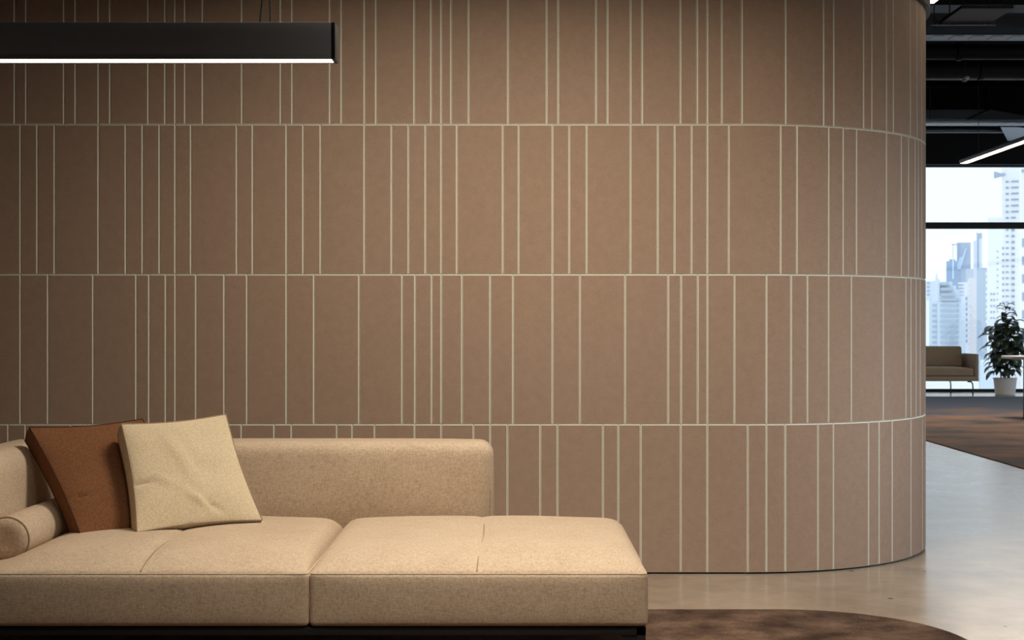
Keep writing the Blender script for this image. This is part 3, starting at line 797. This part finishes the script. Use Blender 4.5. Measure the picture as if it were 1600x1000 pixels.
# ------------------------------------------------------------------ the city outside
struct('ground', slab(-400, 1200, 60, 3000, -62, -60), M['city'], smooth=False)
def X_(px, Z): return (px - 800.0) / F * Z
def Z_(py, Z): return EYE + (508.0 - py) / F * Z
CITY = 'towers seen through the far window'
def site(px, Z, label, group=CITY, name='tower_block'):
    t = thing(name, (X_(px, Z), Z, -60), label, 'building', group)
    th = math.atan((px - 800) / F); t.rotation_euler = (0, 0, -th)
    t['_z'] = Z; t['_px'] = px; return t
def tb(bm, t, a, c, top, bot, y0, y1):
    """box on a tower: photo columns a..c, rows top..bot (None: down to the street), from y0 to y1 metres behind its front"""
    Z, pc_ = t['_z'], t['_px']; ct = math.cos(math.atan((pc_ - 800) / F))
    z0 = 0 if bot is None else Z_(bot, Z) + 60
    add_box(bm, (a - pc_) / F * Z * ct, (c - pc_) / F * Z * ct, y0, y1, z0, Z_(top, Z) + 60)
def tpart(name, t, cells, mat, y0=-0.15, y1=0.2):
    b = bmesh.new()
    for c in cells: tb(b, t, *c, y0, y1)
    me = obj(name, b, mat, None, smooth=False); me.parent = t; return me
def tower(px0, px1, ptop, Z, depth, mat, label, group=CITY):
    t = site((px0 + px1) / 2, Z, label, group)
    tpart('tower_body', t, [(px0, px1, ptop, None)], mat, 0, depth); return t
def wins(t, cells, mat, name='window'):
    for (a, b, c, d) in cells: tpart(name, t, [(a, b, c, d)], mat)
# white tower with square windows
t = tower(1565.2, 1594, 262, 200, 14, M['tower_white'], 'white tower with rows of small square windows behind the plant')
cells = []
for r in range(23):
    y = 282.5 + r * 9.42
    if y > 520: break
    cells.append((1571.5, 1576, y, y + 2.8))
    if r < 8: cells.append((1580, 1591.5 if r < 6 else 1587, y, y + 2.4))
    else: cells.append((1580.5, 1585.5, y, y + 3.4))
    if r > 10: cells.append((1565.6, 1568.8, y, y + 3.0))
wins(t, cells, M['tower_glass'])
b = bmesh.new(); Zs = 200; ct = math.cos(math.atan((1579.6 - 800) / F))
q = [(1553, 267.5), (1566, 271), (1571, 271), (1571, 273.5), (1553, 278)]
va = [b.verts.new(((x - 1579.6) / F * Zs * ct, -0.5, Z_(y, Zs) + 60)) for x, y in q]; vb = [b.verts.new((v.co.x, 0.3, v.co.z)) for v in va]
b.faces.new(va); b.faces.new(vb[::-1])
for k in range(len(q)): b.faces.new((va[k], va[(k + 1) % len(q)], vb[(k + 1) % len(q)], vb[k]))
o = obj('roof_sign_board', b, M['tower_slate'], None, smooth=False); o.parent = t
t = tower(1543, 1565, 340, 222, 12, plain('off_white_tower_render', (0.95, 0.95, 0.95), 0.8), 'plain off-white tower to the left of the white tower with square windows')
cells = []
for r in range(14):
    y = 392 + r * 9.4
    if y > 500: break
    cells.append((1557.6, 1559.8, y, y + 2.0))
    if r > 6: cells += [(1552, 1554.4, y, y + 3), (1547.5, 1549.8, y, y + 3)]
wins(t, cells, M['tower_glass'])
for r in range(10):
    y = 425 + r * 9.4; tpart('balcony', t, [(1540.3, 1543.2, y, y + 4.4)], M['tower_white'], 0, 6)
t = tower(1595, 1660, 259, 178, 14, plain('bright_white_cladding', (0.96, 0.95, 0.94), 0.8), 'white tower with large widely spaced windows at the right picture edge')
wins(t, [(1597, 1606, 372 + k * 28.2, 385.5 + k * 28.2) for k in range(6)], M['tower_glass'])
tpart('roof_plant_room', t, [(1596, 1612, 264, 268)], M['tower_slate'], -0.2, 0.3)
t = tower(1525.8, 1542.5, 421, 260, 16, M['tower_grey'], 'plain blue grey slab block in the middle of the window view')
tpart('roof_terrace', t, [(1531, 1542.3, 418.5, 421)], M['tower_slate'], 0, 12)
t = tower(1526, 1534.6, 364, 420, 16, M['tower_slate'], 'slim slate blue tower with a pale glass strip above the slab block')
tpart('glass_strip', t, [(1530, 1534.8, 373, None)], M['tower_pale'], -0.4, 0.2)
tpart('antenna', t, [(1525.6, 1526.2, 360, 366)], M['tower_slate'], 0, 0.5)
t = tower(1521, 1525.7, 376, 400, 12, plain('hazy_mauve_cladding', (0.70, 0.73, 0.84), 0.8), 'very slim pale mauve tower left of the slate tower')
t = tower(1495, 1516.8, 379, 520, 16, M['tower_slate'], 'broad slate blue block with a pale diagonal stripe on its front')
b = bmesh.new(); Zs = 520; pcx = (1495 + 1516.8) / 2; ct = math.cos(math.atan((pcx - 800) / F))
q = [(1493.5, 421), (1501, 421), (1510.5, 389), (1508.5, 388), (1504, 401), (1499, 402)]
va = [b.verts.new(((x - pcx) / F * Zs * ct, -0.8, Z_(y, Zs) + 60)) for x, y in q]; vb = [b.verts.new((v.co.x, 0.4, v.co.z)) for v in va]
b.faces.new(va); b.faces.new(vb[::-1])
for k in range(len(q)): b.faces.new((va[k], va[(k + 1) % len(q)], vb[(k + 1) % len(q)], vb[k]))
o = obj('stripe_panel', b, plain('hazy_blue_panel', (0.58, 0.70, 0.86), 0.7), None, smooth=False); o.parent = t
tpart('roof_crane', t, [(1488.5, 1489.6, 382, 404), (1486.5, 1495.5, 381, 382.6)], M['tower_slate'], 0, 1)
t = tower(1478.5, 1496, 408, 480, 14, plain('slate_blue_cladding_low', (0.33, 0.45, 0.62), 0.6), 'lower slate blue block left of the striped block')
tpart('roof_plant_room', t, [(1483, 1493, 404.5, 408)], M['tower_slate'], 2, 8)
tpart('glass_strip', t, [(1488, 1490.3, 405, 436)], M['tower_pale'], -0.4, 0.2)
# banded residential tower with stepped top
t = site(1480, 240, 'banded pale blue tower with a stepped top behind the small taupe sofa')
b = bmesh.new()
for (a, c, top, dz) in ((1464.5, 1509, 472, 0), (1468.5, 1504.5, 462, 1), (1468.5, 1500, 452, 2), (1468.5, 1494, 446, 3), (1468.5, 1488, 440, 4), (1454, 1464.4, 470, 1), (1448, 1453.9, 463, 2), (1464.6, 1468.4, 436, 1)):
    tb(b, t, a, c, top, None, dz * 0.4, 12)
o = obj('tower_body', b, M['tower_pale'], None, smooth=False); o.parent = t
for r in range(17):
    y = 441.5 + r * 8.35
    if y > 600: break
    x1 = 1484 if r == 0 else (1489 if r == 1 else (1493 if r == 2 else 1497.5))
    tpart('window_band', t, [(1469.2, x1, y, y + 3.9)], M['tower_band'], -0.3, 1.4)
    if r > 3: tpart('window_band', t, [(1456.5, 1463, y, y + 3.6)], M['tower_band'], 0.2, 0.8)
t = tower(1497, 1512.2, 441, 300, 12, plain('white_render_stepped', (0.84, 0.87, 0.92), 0.8), 'white block with grey bands peeking out above the banded tower')
wins(t, [(1497.3, 1506, 444 + k * 5.4, 446.2 + k * 5.4) for k in range(4)], M['tower_band'], 'window_band')
wins(t, [(1508.5, 1511.5, 464 + k * 8.3, 469 + k * 8.3) for k in range(9)], M['tower_glass'])
t = tower(1512.5, 1525.5, 434, 282, 12, M['tower_pink'], 'pale pink block between the banded tower and the grey slab')
wins(t, [(1512.8, 1514.2, 440 + k * 8.3, 444 + k * 8.3) for k in range(16)], M['tower_white'])
t = tower(1509, 1522, 420, 450, 12, plain('mauve_grey_render', (0.62, 0.65, 0.74), 0.8), 'mauve grey block behind the pale pink block')
t = tower(1447, 1462, 439, 420, 12, plain('hazy_grey_far_block', (0.74, 0.80, 0.86), 0.8), 'low pale grey block at the left end of the window view')
wins(t, [(1448, 1453, 441 + k * 6, 444 + k * 6) for k in range(4)], M['tower_band'], 'window_band')
b = tube([(X_(1463.5, 600), 600, -60), (X_(1463.5, 600), 600, Z_(446, 600)), (X_(1463.5, 600), 600, Z_(426, 600))], [2.0, 1.2, 0.1], 10)
tag(obj('spire', b, M['tower_pale']), 'thin pale spire rising behind the banded tower', 'tower')
for (a, c, top, Z, mat, lab) in ((1440, 1530, 598, 140, M['tower_white'], 'low white roof seen beneath the small taupe sofa'),
                                 (1531, 1556, 566, 160, M['tower_pale'], 'low pale blue building right of the small taupe sofa'),
                                 (1543.5, 1566, 500, 185, plain('hazy_ivory_render', (0.80, 0.84, 0.88), 0.8), 'pale building partly hidden by the plant leaves'),
                                 (1395, 1452, 470, 225, M['tower_white'], 'white block cut off by the panelled wall')):
    tower(a, c, top, Z, 10, mat, lab, 'low buildings beyond the window')
for o in bpy.data.objects:
    for k in ('_z', '_px'):
        if k in o: del o[k]

# ------------------------------------------------------------------ light
def area(name, loc, rot, sx, sy, power, col, spread=180):
    l = bpy.data.lights.new(name, 'AREA'); l.shape = 'RECTANGLE'; l.size = sx; l.size_y = sy; l.energy = power; l.color = col
    l.spread = math.radians(spread)
    o = bpy.data.objects.new(name, l); COL.objects.link(o); o.location = loc; o.rotation_euler = rot; return o
WARM = (1.0, 0.90, 0.75)
area('unseen_lamp', (0.15, 5.4, 3.3), (0, 0, 0), 1.2, 0.4, 86, WARM, 168)  # unseen key lamp without housing, set from the light pattern on the wall
area('unseen_lamp', (0.25, 4.2, 3.4), (math.radians(60), 0, 0), 0.6, 0.3, 3, WARM, 75)  # added wash that lifts the panelled wall, no fixture behind it
area('unseen_lamp', (0.2, 3.0, 3.9), (math.radians(14), 0, 0), 1.0, 0.5, 34, WARM, 80)  # added front fill for the sofa face and rug
o = area('unseen_lamp', (4.8, 5.4, 3.2), (0, 0, 0), 0.3, 0.8, 11, (0.84, 0.92, 1.0), 52)  # added cool light standing in for side daylight on the rounded corner
o.rotation_euler = (Vector((1.9, 7.8, 0.45)) - Vector((4.8, 5.4, 3.2))).to_track_quat('-Z', 'Y').to_euler()
area('unseen_lamp', (7.0, 20.0, 4.4), (0, 0, 0), 1.5, 1.5, 190, (1.0, 0.88, 0.74))  # added warm light that brightens the far sofa and carpet

w = bpy.data.worlds.new('sky'); C.world = w; w.use_nodes = True
nt = w.node_tree; bg = nt.nodes['Background']
tc = N(nt, 'ShaderNodeTexCoord'); sp = N(nt, 'ShaderNodeSeparateXYZ'); nt.links.new(tc.outputs['Generated'], sp.inputs[0])
cr = N(nt, 'ShaderNodeValToRGB'); e = cr.color_ramp.elements
e[0].position = 0.0; e[0].color = (0.85, 0.93, 1.0, 1)
e[1].position = 1.0; e[1].color = (0.7, 0.84, 1.0, 1)
x = e.new(0.12); x.color = (0.85, 0.93, 1.0, 1)
x = e.new(0.35); x.color = (0.82, 0.90, 1.0, 1)
nt.links.new(sp.outputs['Z'], cr.inputs['Fac']); nt.links.new(cr.outputs['Color'], bg.inputs['Color'])
bg.inputs['Strength'].default_value = 1.4

C.view_settings.view_transform = 'Standard'; C.view_settings.look = 'None'
C.view_settings.gamma = 1.0; C.view_settings.exposure = 0.0; C.view_settings.use_curve_mapping = False
try:
    C.cycles.use_denoising = True
    C.cycles.max_bounces = 8; C.cycles.diffuse_bounces = 5; C.cycles.sample_clamp_indirect = 6.0
except Exception: pass
